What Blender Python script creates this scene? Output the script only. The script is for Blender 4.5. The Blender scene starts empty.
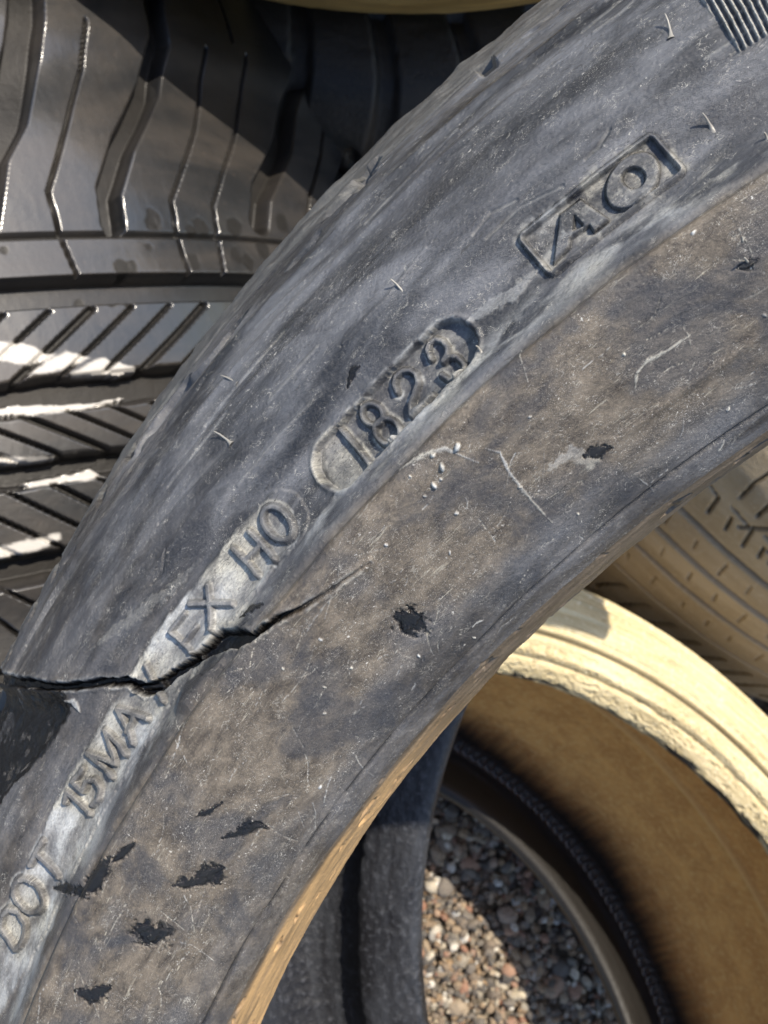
import bpy, math, random
import numpy as np
from mathutils import Vector

# ------------------------------------------------------------------ camera, sky, sun
S = bpy.context.scene
COL = S.collection
FPX = 1138.5                 # focal length in pixels of a 768 px wide picture
CAM_H = 0.85                 # camera height above the gravel (m)
cd = bpy.data.cameras.new('camera'); cam = bpy.data.objects.new('camera', cd); COL.objects.link(cam)
cam.location = (0, 0, CAM_H); cam.rotation_euler = (0, 0, 0)
cd.sensor_fit = 'HORIZONTAL'; cd.sensor_width = 36.0; cd.lens = 36.0 * FPX / 768.0
cd.clip_start = 0.005; cd.clip_end = 200
cd.dof.use_dof = True; cd.dof.focus_distance = 0.155; cd.dof.aperture_fstop = 80.0
S.camera = cam
S.render.resolution_x = 768; S.render.resolution_y = 1024

SUN = Vector((0.37, 0.45, 0.80)).normalized()      # direction towards the sun
elev = math.asin(SUN.z); azim = math.atan2(SUN.x, SUN.y)
W = bpy.data.worlds.new('World'); S.world = W; W.use_nodes = True
wn = W.node_tree; wn.nodes.clear()
sky = wn.nodes.new('ShaderNodeTexSky'); sky.sky_type = 'NISHITA'; sky.sun_disc = False
sky.sun_elevation = elev; sky.sun_rotation = azim; sky.dust_density = 1.2
bg = wn.nodes.new('ShaderNodeBackground'); bg.inputs['Strength'].default_value = 0.15
wo = wn.nodes.new('ShaderNodeOutputWorld')
wn.links.new(sky.outputs[0], bg.inputs[0]); wn.links.new(bg.outputs[0], wo.inputs[0])
sl = bpy.data.lights.new('sun', 'SUN'); sl.energy = 4.2; sl.angle = math.radians(0.5); sl.color = (1.0, 0.90, 0.75)
so = bpy.data.objects.new('sun', sl); COL.objects.link(so); so.rotation_euler = SUN.to_track_quat('Z', 'Y').to_euler()
S.view_settings.view_transform = 'Standard'; S.view_settings.look = 'None'
S.view_settings.exposure = 0.72; S.view_settings.gamma = 1.0
try: S.view_settings.use_curve_mapping = False
except Exception: pass

rng = np.random.default_rng(7); random.seed(7)

# ------------------------------------------------------------------ numeric helpers
def sm(e0, e1, x):
    t = np.clip((x - e0) / (e1 - e0 + 1e-12), 0, 1); return t * t * (3 - 2 * t)
def vnoise(x, y, seed=0):
    """value noise in 0..1 on arrays"""
    r = np.random.default_rng(seed); N = 256; L = r.random((N, N)).astype(np.float32)
    xi = np.floor(x).astype(np.int64); yi = np.floor(y).astype(np.int64)
    fx = (x - xi).astype(np.float32); fy = (y - yi).astype(np.float32)
    fx = fx * fx * fx * (fx * (fx * 6 - 15) + 10); fy = fy * fy * fy * (fy * (fy * 6 - 15) + 10)
    x0 = xi % N; x1 = (xi + 1) % N; y0 = yi % N; y1 = (yi + 1) % N
    return (L[x0, y0] * (1 - fx) + L[x1, y0] * fx) * (1 - fy) + (L[x0, y1] * (1 - fx) + L[x1, y1] * fx) * fy
def fbm(x, y, seed=0, oct=4):
    a = 0.5; s = 0; t = 0
    c, d = math.cos(0.6), math.sin(0.6)
    for k in range(oct):
        s = s + a * vnoise(x, y, seed + k); t += a; a *= 0.55
        x, y = (x * c - y * d) * 2.03 + 3.7, (x * d + y * c) * 2.03 + 1.3
    return s / t
def seg_d(X, Y, p, q):
    px, py = p; qx, qy = q; dx, dy = qx - px, qy - py
    t = np.clip(((X - px) * dx + (Y - py) * dy) / (dx * dx + dy * dy + 1e-12), 0, 1)
    return np.hypot(X - px - t * dx, Y - py - t * dy), t
def in_poly(X, Y, P):
    ins = np.zeros(X.shape, bool); n = len(P)
    for i in range(n):
        x0, y0 = P[i]; x1, y1 = P[(i + 1) % n]
        c = ((y0 > Y) != (y1 > Y)) & (X < (x1 - x0) * (Y - y0) / (y1 - y0 + 1e-12) + x0)
        ins ^= c
    return ins
def poly_sd(X, Y, P):
    d = np.full(X.shape, 1e9)
    for i in range(len(P)): d = np.minimum(d, seg_d(X, Y, P[i], P[(i + 1) % len(P)])[0])
    return np.where(in_poly(X, Y, P), -d, d)

def basis(c, a, ref=None):
    a = np.array(a, float); a /= np.linalg.norm(a)
    if ref is None: u = np.cross([0, 1, 0], a)
    else:
        u = np.array(ref, float); u = u - a * (u @ a)
    u /= np.linalg.norm(u); v = np.cross(a, u)
    return np.array(c, float), a, u, v
def ray(x, y): return np.array([(x - 384) / FPX, -(y - 512) / FPX, -1.0])
def to_world(X):
    X = np.array(X, float) * 0.001; X[..., 2] += CAM_H; return X

def grid_parts(P, wrap_s, ids, uv, attrs, specs, cut=None):
    """P: (nt, ns, 3) mm (theta wraps). ids: per face (nt, ns) or (nt, ns-1). specs: id -> (name, material, parent id)"""
    nt, ns = P.shape[:2]
    i = np.arange(nt); i2 = (i + 1) % nt
    if cut is not None: i = np.delete(i, cut); i2 = (i + 1) % nt; ids = ids[i]
    if wrap_s: j = np.arange(ns); j2 = (j + 1) % ns
    else: j = np.arange(ns - 1); j2 = j + 1
    I, J = np.meshgrid(i, j, indexing='ij'); I2, J2 = np.meshgrid(i2, j2, indexing='ij')
    F = np.stack([I * ns + J, I2 * ns + J, I2 * ns + J2, I * ns + J2], -1).reshape(-1, 4)
    V = to_world(P).reshape(-1, 3)
    # smooth normals of the whole skin so that the split parts meet without a seam
    d1 = np.roll(P, -1, 0) - np.roll(P, 1, 0)
    d2 = np.roll(P, -1, 1) - np.roll(P, 1, 1)
    if not wrap_s:
        d2[:, 0] = P[:, 1] - P[:, 0]; d2[:, -1] = P[:, -1] - P[:, -2]
    Nn = np.cross(d1, d2); Nn /= (np.linalg.norm(Nn, axis=-1, keepdims=True) + 1e-12); Nn = Nn.reshape(-1, 3)
    idf = ids.reshape(-1); out = {}
    for k in sorted(set(idf.tolist())):
        fs = F[idf == k]
        used, inv = np.unique(fs, return_inverse=True); inv = inv.reshape(-1)
        name, mat = specs[k]
        me = bpy.data.meshes.new(name)
        me.vertices.add(len(used)); me.vertices.foreach_set('co', V[used].astype(np.float32).ravel())
        me.loops.add(len(inv)); me.loops.foreach_set('vertex_index', inv.astype(np.int32))
        me.polygons.add(len(fs)); me.polygons.foreach_set('loop_start', np.arange(0, len(inv), 4, dtype=np.int32))
        me.polygons.foreach_set('loop_total', np.full(len(fs), 4, np.int32))
        me.polygons.foreach_set('use_smooth', np.ones(len(fs), bool))
        me.update(calc_edges=True)
        ul = me.uv_layers.new(name='mm')
        U = uv.reshape(-1, 2)[fs.ravel()].astype(np.float32)
        # keep the closing strip from smearing
        Uq = U.reshape(-1, 4, 2); w = (Uq[..., 0].max(1) - Uq[..., 0].min(1)) > 500
        if w.any():
            L = uv[..., 0].max() - uv[..., 0].min(); q = Uq[w]; q[..., 0] = np.where(q[..., 0] < q[..., 0].mean(1, keepdims=True), q[..., 0] + L, q[..., 0]); Uq[w] = q
        ul.data.foreach_set('uv', Uq.ravel())
        for an, av in attrs.items():
            at = me.attributes.new(an, 'FLOAT', 'POINT'); at.data.foreach_set('value', av.reshape(-1)[used].astype(np.float32))
        me.normals_split_custom_set_from_vertices(Nn[used].astype(np.float32))
        me.materials.append(mat)
        o = bpy.data.objects.new(name, me); COL.objects.link(o); out[k] = o
    return out

def setp(child, parent):
    child.parent = parent; child.matrix_parent_inverse = parent.matrix_world.inverted()
def thing(name, label, cat, loc, group=None):
    o = bpy.data.objects.new(name, None); COL.objects.link(o); o.location = loc
    o.empty_display_size = 0.05; o['label'] = label; o['category'] = cat
    if group: o['group'] = group
    bpy.context.view_layer.update()
    return o
def mesh_obj(name, verts, faces, mat, smooth=True):
    me = bpy.data.meshes.new(name); me.from_pydata([tuple(v) for v in verts], [], faces); me.update()
    if smooth: me.polygons.foreach_set('use_smooth', [True] * len(me.polygons))
    me.materials.append(mat); o = bpy.data.objects.new(name, me); COL.objects.link(o); return o

# ------------------------------------------------------------------ materials
class NB:
    def __init__(s, name):
        s.m = bpy.data.materials.new(name); s.m.use_nodes = True; s.t = s.m.node_tree; s.t.nodes.clear()
        s.out = s.n('ShaderNodeOutputMaterial'); s.b = s.n('ShaderNodeBsdfPrincipled'); s.l(s.b.outputs[0], s.out.inputs[0])
    def n(s, t, **k):
        o = s.t.nodes.new(t)
        for a, b in k.items(): setattr(o, a, b)
        return o
    def l(s, a, b): s.t.links.new(a, b)
    def uv(s, sx=1, sy=1, rot=0):
        u = s.n('ShaderNodeUVMap'); u.uv_map = 'mm'; m = s.n('ShaderNodeMapping'); m.inputs['Scale'].default_value = (sx, sy, 1)
        m.inputs['Rotation'].default_value = (0, 0, rot); s.l(u.outputs[0], m.inputs[0]); return m.outputs[0]
    def attr(s, name):
        a = s.n('ShaderNodeAttribute'); a.attribute_name = name; return a.outputs['Fac']
    def noise(s, vec, scale=1, detail=5, rough=0.55, dist=0.0):
        n = s.n('ShaderNodeTexNoise'); n.inputs['Scale'].default_value = scale; n.inputs['Detail'].default_value = detail
        n.inputs['Roughness'].default_value = rough; n.inputs['Distortion'].default_value = dist; s.l(vec, n.inputs['Vector']); return n.outputs[0]
    def ramp(s, f, a, b, va=0.0, vb=1.0):
        r = s.n('ShaderNodeMapRange'); r.interpolation_type = 'SMOOTHSTEP'
        for i, x in zip((1, 2, 3, 4), (a, b, va, vb)): r.inputs[i].default_value = x
        s.l(f, r.inputs[0]); return r.outputs[0]
    def math(s, op, a, b=0.0, c=None):
        m = s.n('ShaderNodeMath'); m.operation = op
        for i, x in enumerate((a, b) if c is None else (a, b, c)):
            if isinstance(x, (int, float)): m.inputs[i].default_value = x
            else: s.l(x, m.inputs[i])
        return m.outputs[0]
    def mix(s, f, a, b):
        m = s.n('ShaderNodeMix'); m.data_type = 'RGBA'
        if isinstance(f, (int, float)): m.inputs[0].default_value = f
        else: s.l(f, m.inputs[0])
        for i, x in ((6, a), (7, b)):
            if isinstance(x, tuple): m.inputs[i].default_value = (*x, 1)
            else: s.l(x, m.inputs[i])
        return m.outputs[2]
    def bump(s, h, dist, strength=1.0, prev=None):
        b = s.n('ShaderNodeBump'); b.inputs['Strength'].default_value = strength; b.inputs['Distance'].default_value = dist
        s.l(h, b.inputs['Height'])
        if prev is not None: s.l(prev, b.inputs['Normal'])
        return b.outputs[0]
    def done(s, col, rough, nrm=None, spec=0.5):
        for x, k in ((col, 'Base Color'), (rough, 'Roughness')):
            if isinstance(x, tuple): s.b.inputs[k].default_value = (*x, 1)
            elif isinstance(x, (int, float)): s.b.inputs[k].default_value = x
            else: s.l(x, s.b.inputs[k])
        if nrm is not None: s.l(nrm, s.b.inputs['Normal'])
        s.b.inputs['Specular IOR Level'].default_value = spec
        return s.m

def mat_worn(name):
    """weathered sidewall rubber; attributes: dust 0..1, tar or painted shade 0..1, brown 0..1"""
    k = NB(name)
    streak = k.noise(k.uv(0.04, 0.15), 1, 8, 0.6, 0.3)
    streak2 = k.noise(k.uv(0.19, 0.36), 1, 9, 0.68, 0.3)
    thin = k.noise(k.uv(0.22, 2.2), 1, 5, 0.6, 1.2)
    cloud = k.noise(k.uv(0.07, 0.09), 1, 4, 0.5)
    fine = k.noise(k.uv(1.6, 3.2), 1, 6, 0.7)
    grit = k.noise(k.uv(5.5, 6.5), 1, 4, 0.75)
    patch = k.noise(k.uv(0.1, 0.22), 1, 4, 0.6)
    base = k.mix(k.ramp(streak, 0.36, 0.66), (0.013, 0.015, 0.020), (0.130, 0.136, 0.150))
    base = k.mix(k.ramp(streak2, 0.5, 0.75, 0, 0.35), base, (0.18, 0.182, 0.19))
    bro = k.mix(k.ramp(streak2, 0.30, 0.72), (0.048, 0.037, 0.027), (0.185, 0.153, 0.115))
    bro = k.mix(k.ramp(fine, 0.52, 0.72, 0, 0.6), bro, (0.27, 0.225, 0.155))
    bro = k.mix(k.ramp(cloud, 0.48, 0.62, 0, 0.55), bro, (0.05, 0.052, 0.06))
    col = k.mix(k.attr('brown'), base, bro)
    col = k.mix(k.math('MULTIPLY', k.ramp(thin, 0.60, 0.68), k.math('MULTIPLY', k.attr('brown'), k.ramp(patch, .42, .6, 0, .75))), col, (0.36, 0.33, 0.26))
    # powdery dust laid on by attribute, broken up by noise
    d = k.math('MULTIPLY', k.attr('dust'), k.ramp(k.math('ADD', k.math('MULTIPLY', fine, 0.6), k.math('MULTIPLY', streak2, 0.4)), 0.34, 0.6, 0.35, 1.0))
    dustc = k.mix(k.ramp(cloud, 0.4, 0.6), (0.55, 0.565, 0.56), (0.58, 0.56, 0.48))
    col = k.mix(d, col, dustc)
    # pale specks, denser in patches
    sp = k.math('MULTIPLY', k.ramp(grit, 0.57, 0.66), k.math('ADD', k.ramp(patch, 0.52, 0.70), k.attr('speck')))
    sp = k.math('MINIMUM', sp, 1.0)
    col = k.mix(k.math('MULTIPLY', sp, 0.8), col, (0.56, 0.54, 0.49))
    rg = k.math('ABSOLUTE', k.math('SUBTRACT', k.noise(k.uv(0.45, 0.7), 1, 4, 0.6, 1.5), 0.5))
    curl = k.math('MULTIPLY', k.ramp(rg, 0.010, 0.002), k.ramp(k.noise(k.uv(0.33, 0.5), 1, 3, 0.6), 0.50, 0.62))
    col = k.mix(k.math('MULTIPLY', curl, 0.75), col, (0.52, 0.50, 0.44))
    spot = k.ramp(k.noise(k.uv(1.9, 2.3), 1, 3, 0.7, 0.6), 0.635, 0.68)
    col = k.mix(k.math('MULTIPLY', spot, k.math('ADD', k.ramp(patch, 0.5, 0.66, 0.02, 0.8), k.math('MULTIPLY', k.attr('speck'), 0.7))), col, (0.60, 0.58, 0.53))
    blot = k.noise(k.uv(0.055, 0.075, 0.4), 1, 5, 0.6, 0.8)
    col = k.mix(k.ramp(blot, 0.50, 0.64, 0, 0.6), col, (0.035, 0.037, 0.045))
    oz = k.math('ABSOLUTE', k.math('SUBTRACT', k.noise(k.uv(0.30, 1.5), 1, 4, 0.55, 0.8), 0.5))
    col = k.mix(k.math('MULTIPLY', k.ramp(oz, 0.012, 0.003), k.ramp(cloud, 0.42, 0.6, 0.15, 0.8)), col, (0.02, 0.019, 0.018))
    dk = k.ramp(k.noise(k.uv(3.0, 4.2), 1, 5, 0.7, 0.4), 0.36, 0.28, 0, 0.6)
    col = k.mix(dk, col, (0.025, 0.024, 0.024))
    col = k.mix(k.attr('tar'), col, (0.004, 0.0035, 0.0035))  # tar attribute also carries the painted shade
    ro = k.ramp(streak2, 0.3, 0.7, 0.26, 0.5)
    ro = k.math('ADD', ro, k.math('MULTIPLY', d, 0.25))
    ro = k.math('SUBTRACT', ro, k.math('MULTIPLY', k.attr('tar'), 0.30))
    nb = k.bump(streak2, 0.0004, 0.4)
    nb = k.bump(fine, 0.00028, 0.6, nb)
    nb = k.bump(grit, 0.00012, 0.8, nb)
    m = k.done(col, ro, nb, 0.5)
    k.l(k.ramp(k.attr('tar'), 0.2, 0.9, 0.55, 0.5), k.b.inputs['Specular IOR Level']); return m

def mat_rubber(name, dark, light, dust, sx=0.03, sy=0.2, gloss=(0.3, 0.5), dusty=(0.55, 0.75), bumpd=0.0005, spec=0.5, attr_dust_or_sun=True, fs=1.0, sun_tint=None):
    k = NB(name)
    a = k.noise(k.uv(sx, sy), 1, 6, 0.6, 0.4); b = k.noise(k.uv(0.35 * fs, 0.4 * fs), 1, 6, 0.65); c = k.noise(k.uv(1.6 * fs, 1.8 * fs), 1, 4, 0.7)
    col = k.mix(k.ramp(a, 0.35, 0.68), dark, light)
    dm = k.math('MULTIPLY', k.ramp(b, dusty[0], dusty[1]), 0.8)
    col = k.mix(dm, col, dust)
    if attr_dust_or_sun: col = k.mix(k.attr('dust'), col, sun_tint or dust); dm = k.math('MINIMUM', k.math('ADD', dm, k.attr('dust')), 1.0)  # dust attribute also carries the painted sunlight
    if attr_dust_or_sun: col = k.mix(k.attr('tar'), col, (0.012, 0.011, 0.010))  # tar attribute also carries the painted liner shade
    col = k.mix(k.ramp(c, 0.62, 0.74, 0, 0.35), col, dust)
    ro = k.math('ADD', k.ramp(a, 0.3, 0.7, gloss[0], gloss[1]), k.math('MULTIPLY', dm, 0.2))
    nb = k.bump(b, bumpd * 2, 0.5); nb = k.bump(c, bumpd * 0.5, 0.6, nb)
    return k.done(col, ro, nb, spec)

M_worn = mat_worn('worn_sidewall_rubber')
M_bead = mat_rubber('tan_dusty_bead', (0.06, 0.047, 0.034), (0.15, 0.115, 0.08), (0.26, 0.21, 0.15), 0.08, 0.5, (0.4, 0.6), (0.6, 0.8), 0.0001, sun_tint=(0.43, 0.27, 0.12))  # last colour is the sunlit orange painted on the lower bead
M_liner_dark = mat_rubber('dark_inner_liner', (0.012, 0.012, 0.014), (0.03, 0.033, 0.04), (0.075, 0.08, 0.095), 0.02, 0.12, (0.38, 0.55), (0.5, 0.72), 0.0006)
M_tread_dark = mat_rubber('scuffed_tread_rubber', (0.05, 0.05, 0.052), (0.12, 0.12, 0.115), (0.2, 0.19, 0.17), 0.05, 0.4, (0.5, 0.7))
M_black = mat_rubber('black_tread_rubber', (0.011, 0.012, 0.014), (0.040, 0.034, 0.029), (0.085, 0.065, 0.05), 0.012, 0.03, (0.42, 0.6), (0.58, 0.85), 0.0002, 0.35, sun_tint=(0.46, 0.44, 0.41))  # last colour is the pale tone of the painted sun patches
M_cream = mat_rubber('cream_dusted_sidewall', (0.46, 0.37, 0.20), (0.68, 0.57, 0.34), (0.76, 0.68, 0.47), 0.02, 0.25, (0.5, 0.7), (0.5, 0.7), 0.0008)
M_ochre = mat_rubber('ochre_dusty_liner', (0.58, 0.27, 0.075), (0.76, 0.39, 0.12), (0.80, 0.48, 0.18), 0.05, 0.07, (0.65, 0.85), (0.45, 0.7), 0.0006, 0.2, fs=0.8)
M_farbead = mat_rubber('black_bead_rubber', (0.010, 0.010, 0.012), (0.02, 0.022, 0.027), (0.05, 0.05, 0.05), 0.02, 0.2, (0.34, 0.5), (0.65, 0.85), 0.0003, 0.4)
M_khaki = mat_rubber('khaki_dusty_tread', (0.36, 0.285, 0.18), (0.47, 0.385, 0.26), (0.52, 0.44, 0.33), 0.012, 0.06, (0.6, 0.8), (0.5, 0.75), 0.0008, 0.3)
M_olive = mat_rubber('olive_dusty_rubber', (0.22, 0.15, 0.05), (0.40, 0.29, 0.11), (0.45, 0.35, 0.16), 0.02, 0.1, (0.5, 0.7))

for m_, w_ in ((M_black, 0.7), ([m for m in bpy.data.materials if m.name == 'black_bead_rubber'][0], 0.3)):
    b_ = [n for n in m_.node_tree.nodes if n.type == 'BSDF_PRINCIPLED'][0]; mt_ = m_.node_tree.nodes.new('ShaderNodeMapRange'); mt_.inputs[1].default_value = 0.1; mt_.inputs[2].default_value = 0.5; mt_.inputs[3].default_value = w_; mt_.inputs[4].default_value = 0.0; at_n = m_.node_tree.nodes.new('ShaderNodeAttribute'); at_n.attribute_name = 'tar'; m_.node_tree.links.new(at_n.outputs['Fac'], mt_.inputs[0]); m_.node_tree.links.new(mt_.outputs[0], b_.inputs['Coat Weight']); b_.inputs['Coat IOR'].default_value = 1.75; b_.inputs['Coat Roughness'].default_value = 0.2

# ------------------------------------------------------------------ the big worn tyre
MC, MA, MU, MV = basis((187.77, -189.54, -129.56), (-0.25, -0.12, 0.96))
MA = np.array([-0.2505, -0.1213, 0.9605]); MA /= np.linalg.norm(MA)
MC, MA, MU, MV = basis(MC, MA)
TH0 = math.radians(150.0)

prof = np.array([(241.0, -24), (241.3, -17), (242.6, -10), (245.6, -4.4), (250, -0.6), (258, 3.6), (265.5, 6.6), (269, 7.2), (271.4, 5.2), (274.6, 1.4),
  (279, -0.3), (286, -1.0), (293, -4), (300, -10), (305.5, -17), (309.5, -24), (312.5, -32), (316, -44), (324, -62), (328, -90), (329, -125), (328, -160), (323, -190),
  (316, -206), (309, -226), (300, -240), (286, -249), (272, -252), (257, -250), (247, -246), (241.8, -240), (241.0, -232), (247, -229), (262.5, -230),
  (265, -240), (285, -243), (299, -230), (307, -205), (315, -170), (317, -125), (315, -80), (307, -45), (298, -25), (284, -13), (268, -10), (256, -14), (247, -22)], float)
def catmull_closed(P, n=24):
    out = []
    N = len(P)
    for i in range(N):
        p0, p1, p2, p3 = P[(i - 1) % N], P[i], P[(i + 1) % N], P[(i + 2) % N]
        t = np.linspace(0, 1, n, endpoint=False)[:, None]
        out.append(0.5 * ((2 * p1) + (p2 - p0) * t + (2 * p0 - 5 * p1 + 4 * p2 - p3) * t ** 2 + (3 * p1 - p0 - 3 * p2 + p3) * t ** 3))
    return np.concatenate(out)
class Prof:
    def __init__(s, P, closed=True):
        C = catmull_closed(P) ; C = np.vstack([C, C[:1]])
        d = np.r_[0, np.cumsum(np.hypot(*np.diff(C, axis=0).T))]
        s.C, s.d, s.L = C, d, d[-1]
        s.key = d[::24]
    def at(s, x): return np.interp(x, s.d, s.C[:, 0]), np.interp(x, s.d, s.C[:, 1])
PM = Prof(prof)
iA = 17 * 24
front_r = PM.C[:iA, 0]; front_h = PM.C[:iA, 1]
fo = np.argsort(front_r); fr_s = front_r[fo]; fh_s = front_h[fo]; fd_s = PM.d[:iA][fo]
def h_of_r(r): return np.interp(r, fr_s, fh_s)

def at(x, y):
    """picture position -> (t, r) in mm on the front sidewall, and the mm per pixel there"""
    d = ray(x, y); h = 0.0
    for _ in range(60):
        o = MC + MA * h; k = (o @ MA) / (d @ MA); X = d * k - MC
        r = np.linalg.norm(X - MA * (X @ MA)); h = 0.6 * h + 0.4 * float(h_of_r(r))
    th = math.atan2(X @ MV, X @ MU) % (2 * math.pi)
    return ((TH0 - th) * 280.0, r, k / FPX)
def A2(pts): return [at(*p)[:2] for p in pts]
def point3(t, r, off=0.0):
    th = TH0 - t / 280.0
    return MC + MA * (float(h_of_r(r)) + off) + r * (math.cos(th) * MU + math.sin(th) * MV)

t_lo = at(0, 1024)[0] - 12; t_hi = at(768, 60)[0] + 14
t_fine = np.arange(t_lo, t_hi, 0.15)
circ = 2 * math.pi * 280
t_c1 = np.arange(t_hi, t_hi + 120, 2.0)
t_c0 = np.arange(t_lo - 420, t_lo, 2.0)
T = np.concatenate([t_fine, t_c1, t_c0])
s_front = np.arange(0, PM.key[17], 0.15)
s_a = np.arange(PM.key[17], PM.key[30], 3.0); s_b = np.arange(PM.key[30], PM.key[36], 0.6); s_c = np.arange(PM.key[36], PM.L - 1.0, 3.0)
Sg = np.concatenate([s_front, s_a, s_b, s_c])
R0, H0 = PM.at(Sg)
e = 0.2
Ra, Ha = PM.at(np.clip(Sg - e, 0, PM.L)); Rb, Hb = PM.at(np.clip(Sg + e, 0, PM.L))
nr, nh = (Hb - Ha), -(Rb - Ra); nl = np.hypot(nr, nh); nr, nh = -nr / nl, -nh / nl
# profile runs outward on the front with h towards the viewer: outward normal is (-dh, dr)
TT, SS = np.meshgrid(T, Sg, indexing='ij'); RR = np.broadcast_to(R0, TT.shape)
D = np.zeros(TT.shape); DUST_OR_SUN = np.zeros(TT.shape); TAR_SHADE = np.zeros(TT.shape); SPK = np.zeros(TT.shape)
nf_t, nf_s = len(t_fine), len(s_front)
IDS = np.zeros(TT.shape, int)
FS = (slice(0, nf_t), slice(0, nf_s))
def window(pts, pad):
    P = np.array(pts); i0, i1 = np.searchsorted(t_fine, [P[:, 0].min() - pad, P[:, 0].max() + pad])
    rr = R0[:nf_s]; j = np.where((rr > P[:, 1].min() - pad) & (rr < P[:, 1].max() + pad))[0]
    if len(j) == 0 or i1 <= i0: return None
    w = (slice(i0, i1), slice(j[0], j[-1] + 1)); return w, TT[w], RR[w]

# --- letters: strokes in picture positions, height profile in mm
def ell(cx, cy, a, b, ang, n=28, a0=0, a1=360):
    an = math.radians(ang); out = []
    for k in range(n + 1):
        q = math.radians(a0 + (a1 - a0) * k / n); u, v = a * math.cos(q), b * math.sin(q)
        out.append((cx + u * math.cos(an) - v * math.sin(an), cy + u * math.sin(an) + v * math.cos(an)))
    return out
LET = [
 ('D', 6, 5.0, [[(3, 926), (19, 948)], [(3, 926), (5, 913), (12, 907), (22, 910), (29, 922), (28, 936), (24, 944), (19, 948)]]),
 ('O', 6, 5.0, [ell(32, 894, 19, 13, 48)]),
 ('T', 6, 5.0, [[(45, 840), (33, 863)], [(39, 851), (62, 876)]]),
 ('1', 6, 5.0, [[(70, 791), (94, 813)], [(70, 791), (68, 801)]]),
 ('5', 6, 5.0, [[(86, 767), (76, 780), (87, 790), (91, 779), (99, 779), (105, 788), (103, 799), (96, 804)]]),
 ('M', 6, 5.0, [[(117, 777), (90, 752), (119, 763), (108, 729), (130, 754)]]),
 ('A', 6, 5.0, [[(137, 743), (120, 708), (152, 719)], [(130, 731), (139, 714)]]),
 ('Y', 5, 5.0, [[(148, 664), (158, 684), (168, 702)], [(137, 690), (158, 686)]]),
 ('F', 4.2, 5.0, [[(199, 657), (172, 631), (187, 613)], [(186, 644), (199, 627)]]),
 ('X', 6, 5.0, [[(210, 585), (216, 630)], [(192, 603), (236, 605)]]),
 ('H', 6, 5.5, [[(235, 548), (261, 576)], [(251, 531), (277, 560)], [(248, 561), (264, 545)]]),
 ('0', 6, 5.5, [ell(280, 524, 20, 12.5, 52)]),
]
DATE = [
 ('1', 5, 4.5, [[(338.7, 430.4), (366, 463.4)]]),
 ('8', 5, 4.0, [ell(369.4, 413.8, 11, 10, 45), ell(383.5, 429.5, 12.5, 12, 45)]),
 ('2', 5, 4.0, [[(393.5, 391), (391.5, 384), (393, 376), (399, 370.5), (407, 369.5), (413, 373), (414.5, 382), (411, 392), (407, 403), (407, 412)], [(407, 412), (429, 392)]]),
 ('3', 5, 4.0, [[(428, 358), (425, 350), (427, 343), (433, 338.5), (440, 340), (444.5, 346), (444.5, 353), (440.5, 360)], [(440.5, 360), (447, 355), (454, 355), (461, 362), (461, 370), (455, 376), (446, 378), (438, 373)]]),
]
letter_ids = {}; next_id = 20
def stroke_field(strokes, wpx):
    allp = []; ss = []
    for st in strokes:
        q = [at(*p) for p in st]; ss.append(q); allp += [(a, b) for a, b, _ in q]
    w = window(allp, 2.5)
    if w is None: return None
    wi, X, Y = w; sd = np.full(X.shape, 1e9)
    for q in ss:
        for a, b in zip(q[:-1], q[1:]):
            hw = 0.5 * (wpx + 0.7) * a[2]; dd, _ = seg_d(X, Y, a[:2], b[:2]); sd = np.minimum(sd, dd - hw)
    return wi, X, Y, sd
# strip of pale dusty plate under the DOT line
B_line = [(-30, 1030), (15, 945), (35, 905), (55, 862), (88, 797), (118, 745), (143, 705), (185, 640), (215, 605), (255, 552), (284, 520)]
q = [at(*p) for p in B_line]
w = window([(a, b) for a, b, _ in q], 9); wi, X, Y = w
sd = np.full(X.shape, 1e9)
for a, b in zip(q[:-1], q[1:]): sd = np.minimum(sd, seg_d(X, Y, a[:2], b[:2])[0])
n1 = fbm(X * 0.25, Y * 0.6, 11); n2 = fbm(X * 1.1, Y * 1.3, 12)
edge = 4.3 + 0.9 * (n1 - 0.5) + 0.5 * (n2 - .5)
D[wi] += 0.28 * sm(edge, edge - 0.35, sd)
along = sm(at(300, 505)[0], at(262, 560)[0], X)
DUST_OR_SUN[wi] = np.maximum(DUST_OR_SUN[wi], sm(edge + 0.1, edge - 0.8, sd) * np.clip(0.42 + 1.5 * (n1 - 0.42), 0.1, 1) * along)

# recess with the date
a = at(338.5, 462); b = at(452, 346); w = window([a[:2], b[:2]], 6); wi, X, Y = w
dd, tt = seg_d(X, Y, a[:2], b[:2]); rad = 27.5 * (a[2] * (1 - tt) + b[2] * tt)
wob = 0.4 * (fbm(X * 0.5, Y * 0.5, 21) - 0.5) + 0.2 * (fbm(X * 2.2, Y * 2.2, 22) - 0.5)
sdr = dd - rad + wob
D[wi] += -1.5 * sm(0.05, -0.45, sdr) + 0.30 * np.exp(-((sdr - 0.35) / 0.35) ** 2)
lowend = sm(0.22, -0.02, tt)
D[wi] += 0.45 * lowend * sm(0, -1.5, sdr)
rim = np.exp(-((sdr - 0.1) / 0.45) ** 2)
DUST_OR_SUN[wi] = np.maximum(DUST_OR_SUN[wi], 0.6 * rim * sm(0.4, 0.6, fbm(X * .5, Y * .5, 24)))
DUST_OR_SUN[wi] = np.maximum(DUST_OR_SUN[wi], 0.22 * sm(0, -0.6, sdr) * sm(0.4, 0.7, fbm(X * 0.4, Y * 0.5, 23)) + 0.30 * lowend * sm(0, -.8, sdr))
TAR_SHADE[wi] = np.maximum(TAR_SHADE[wi], 0.0)
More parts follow.
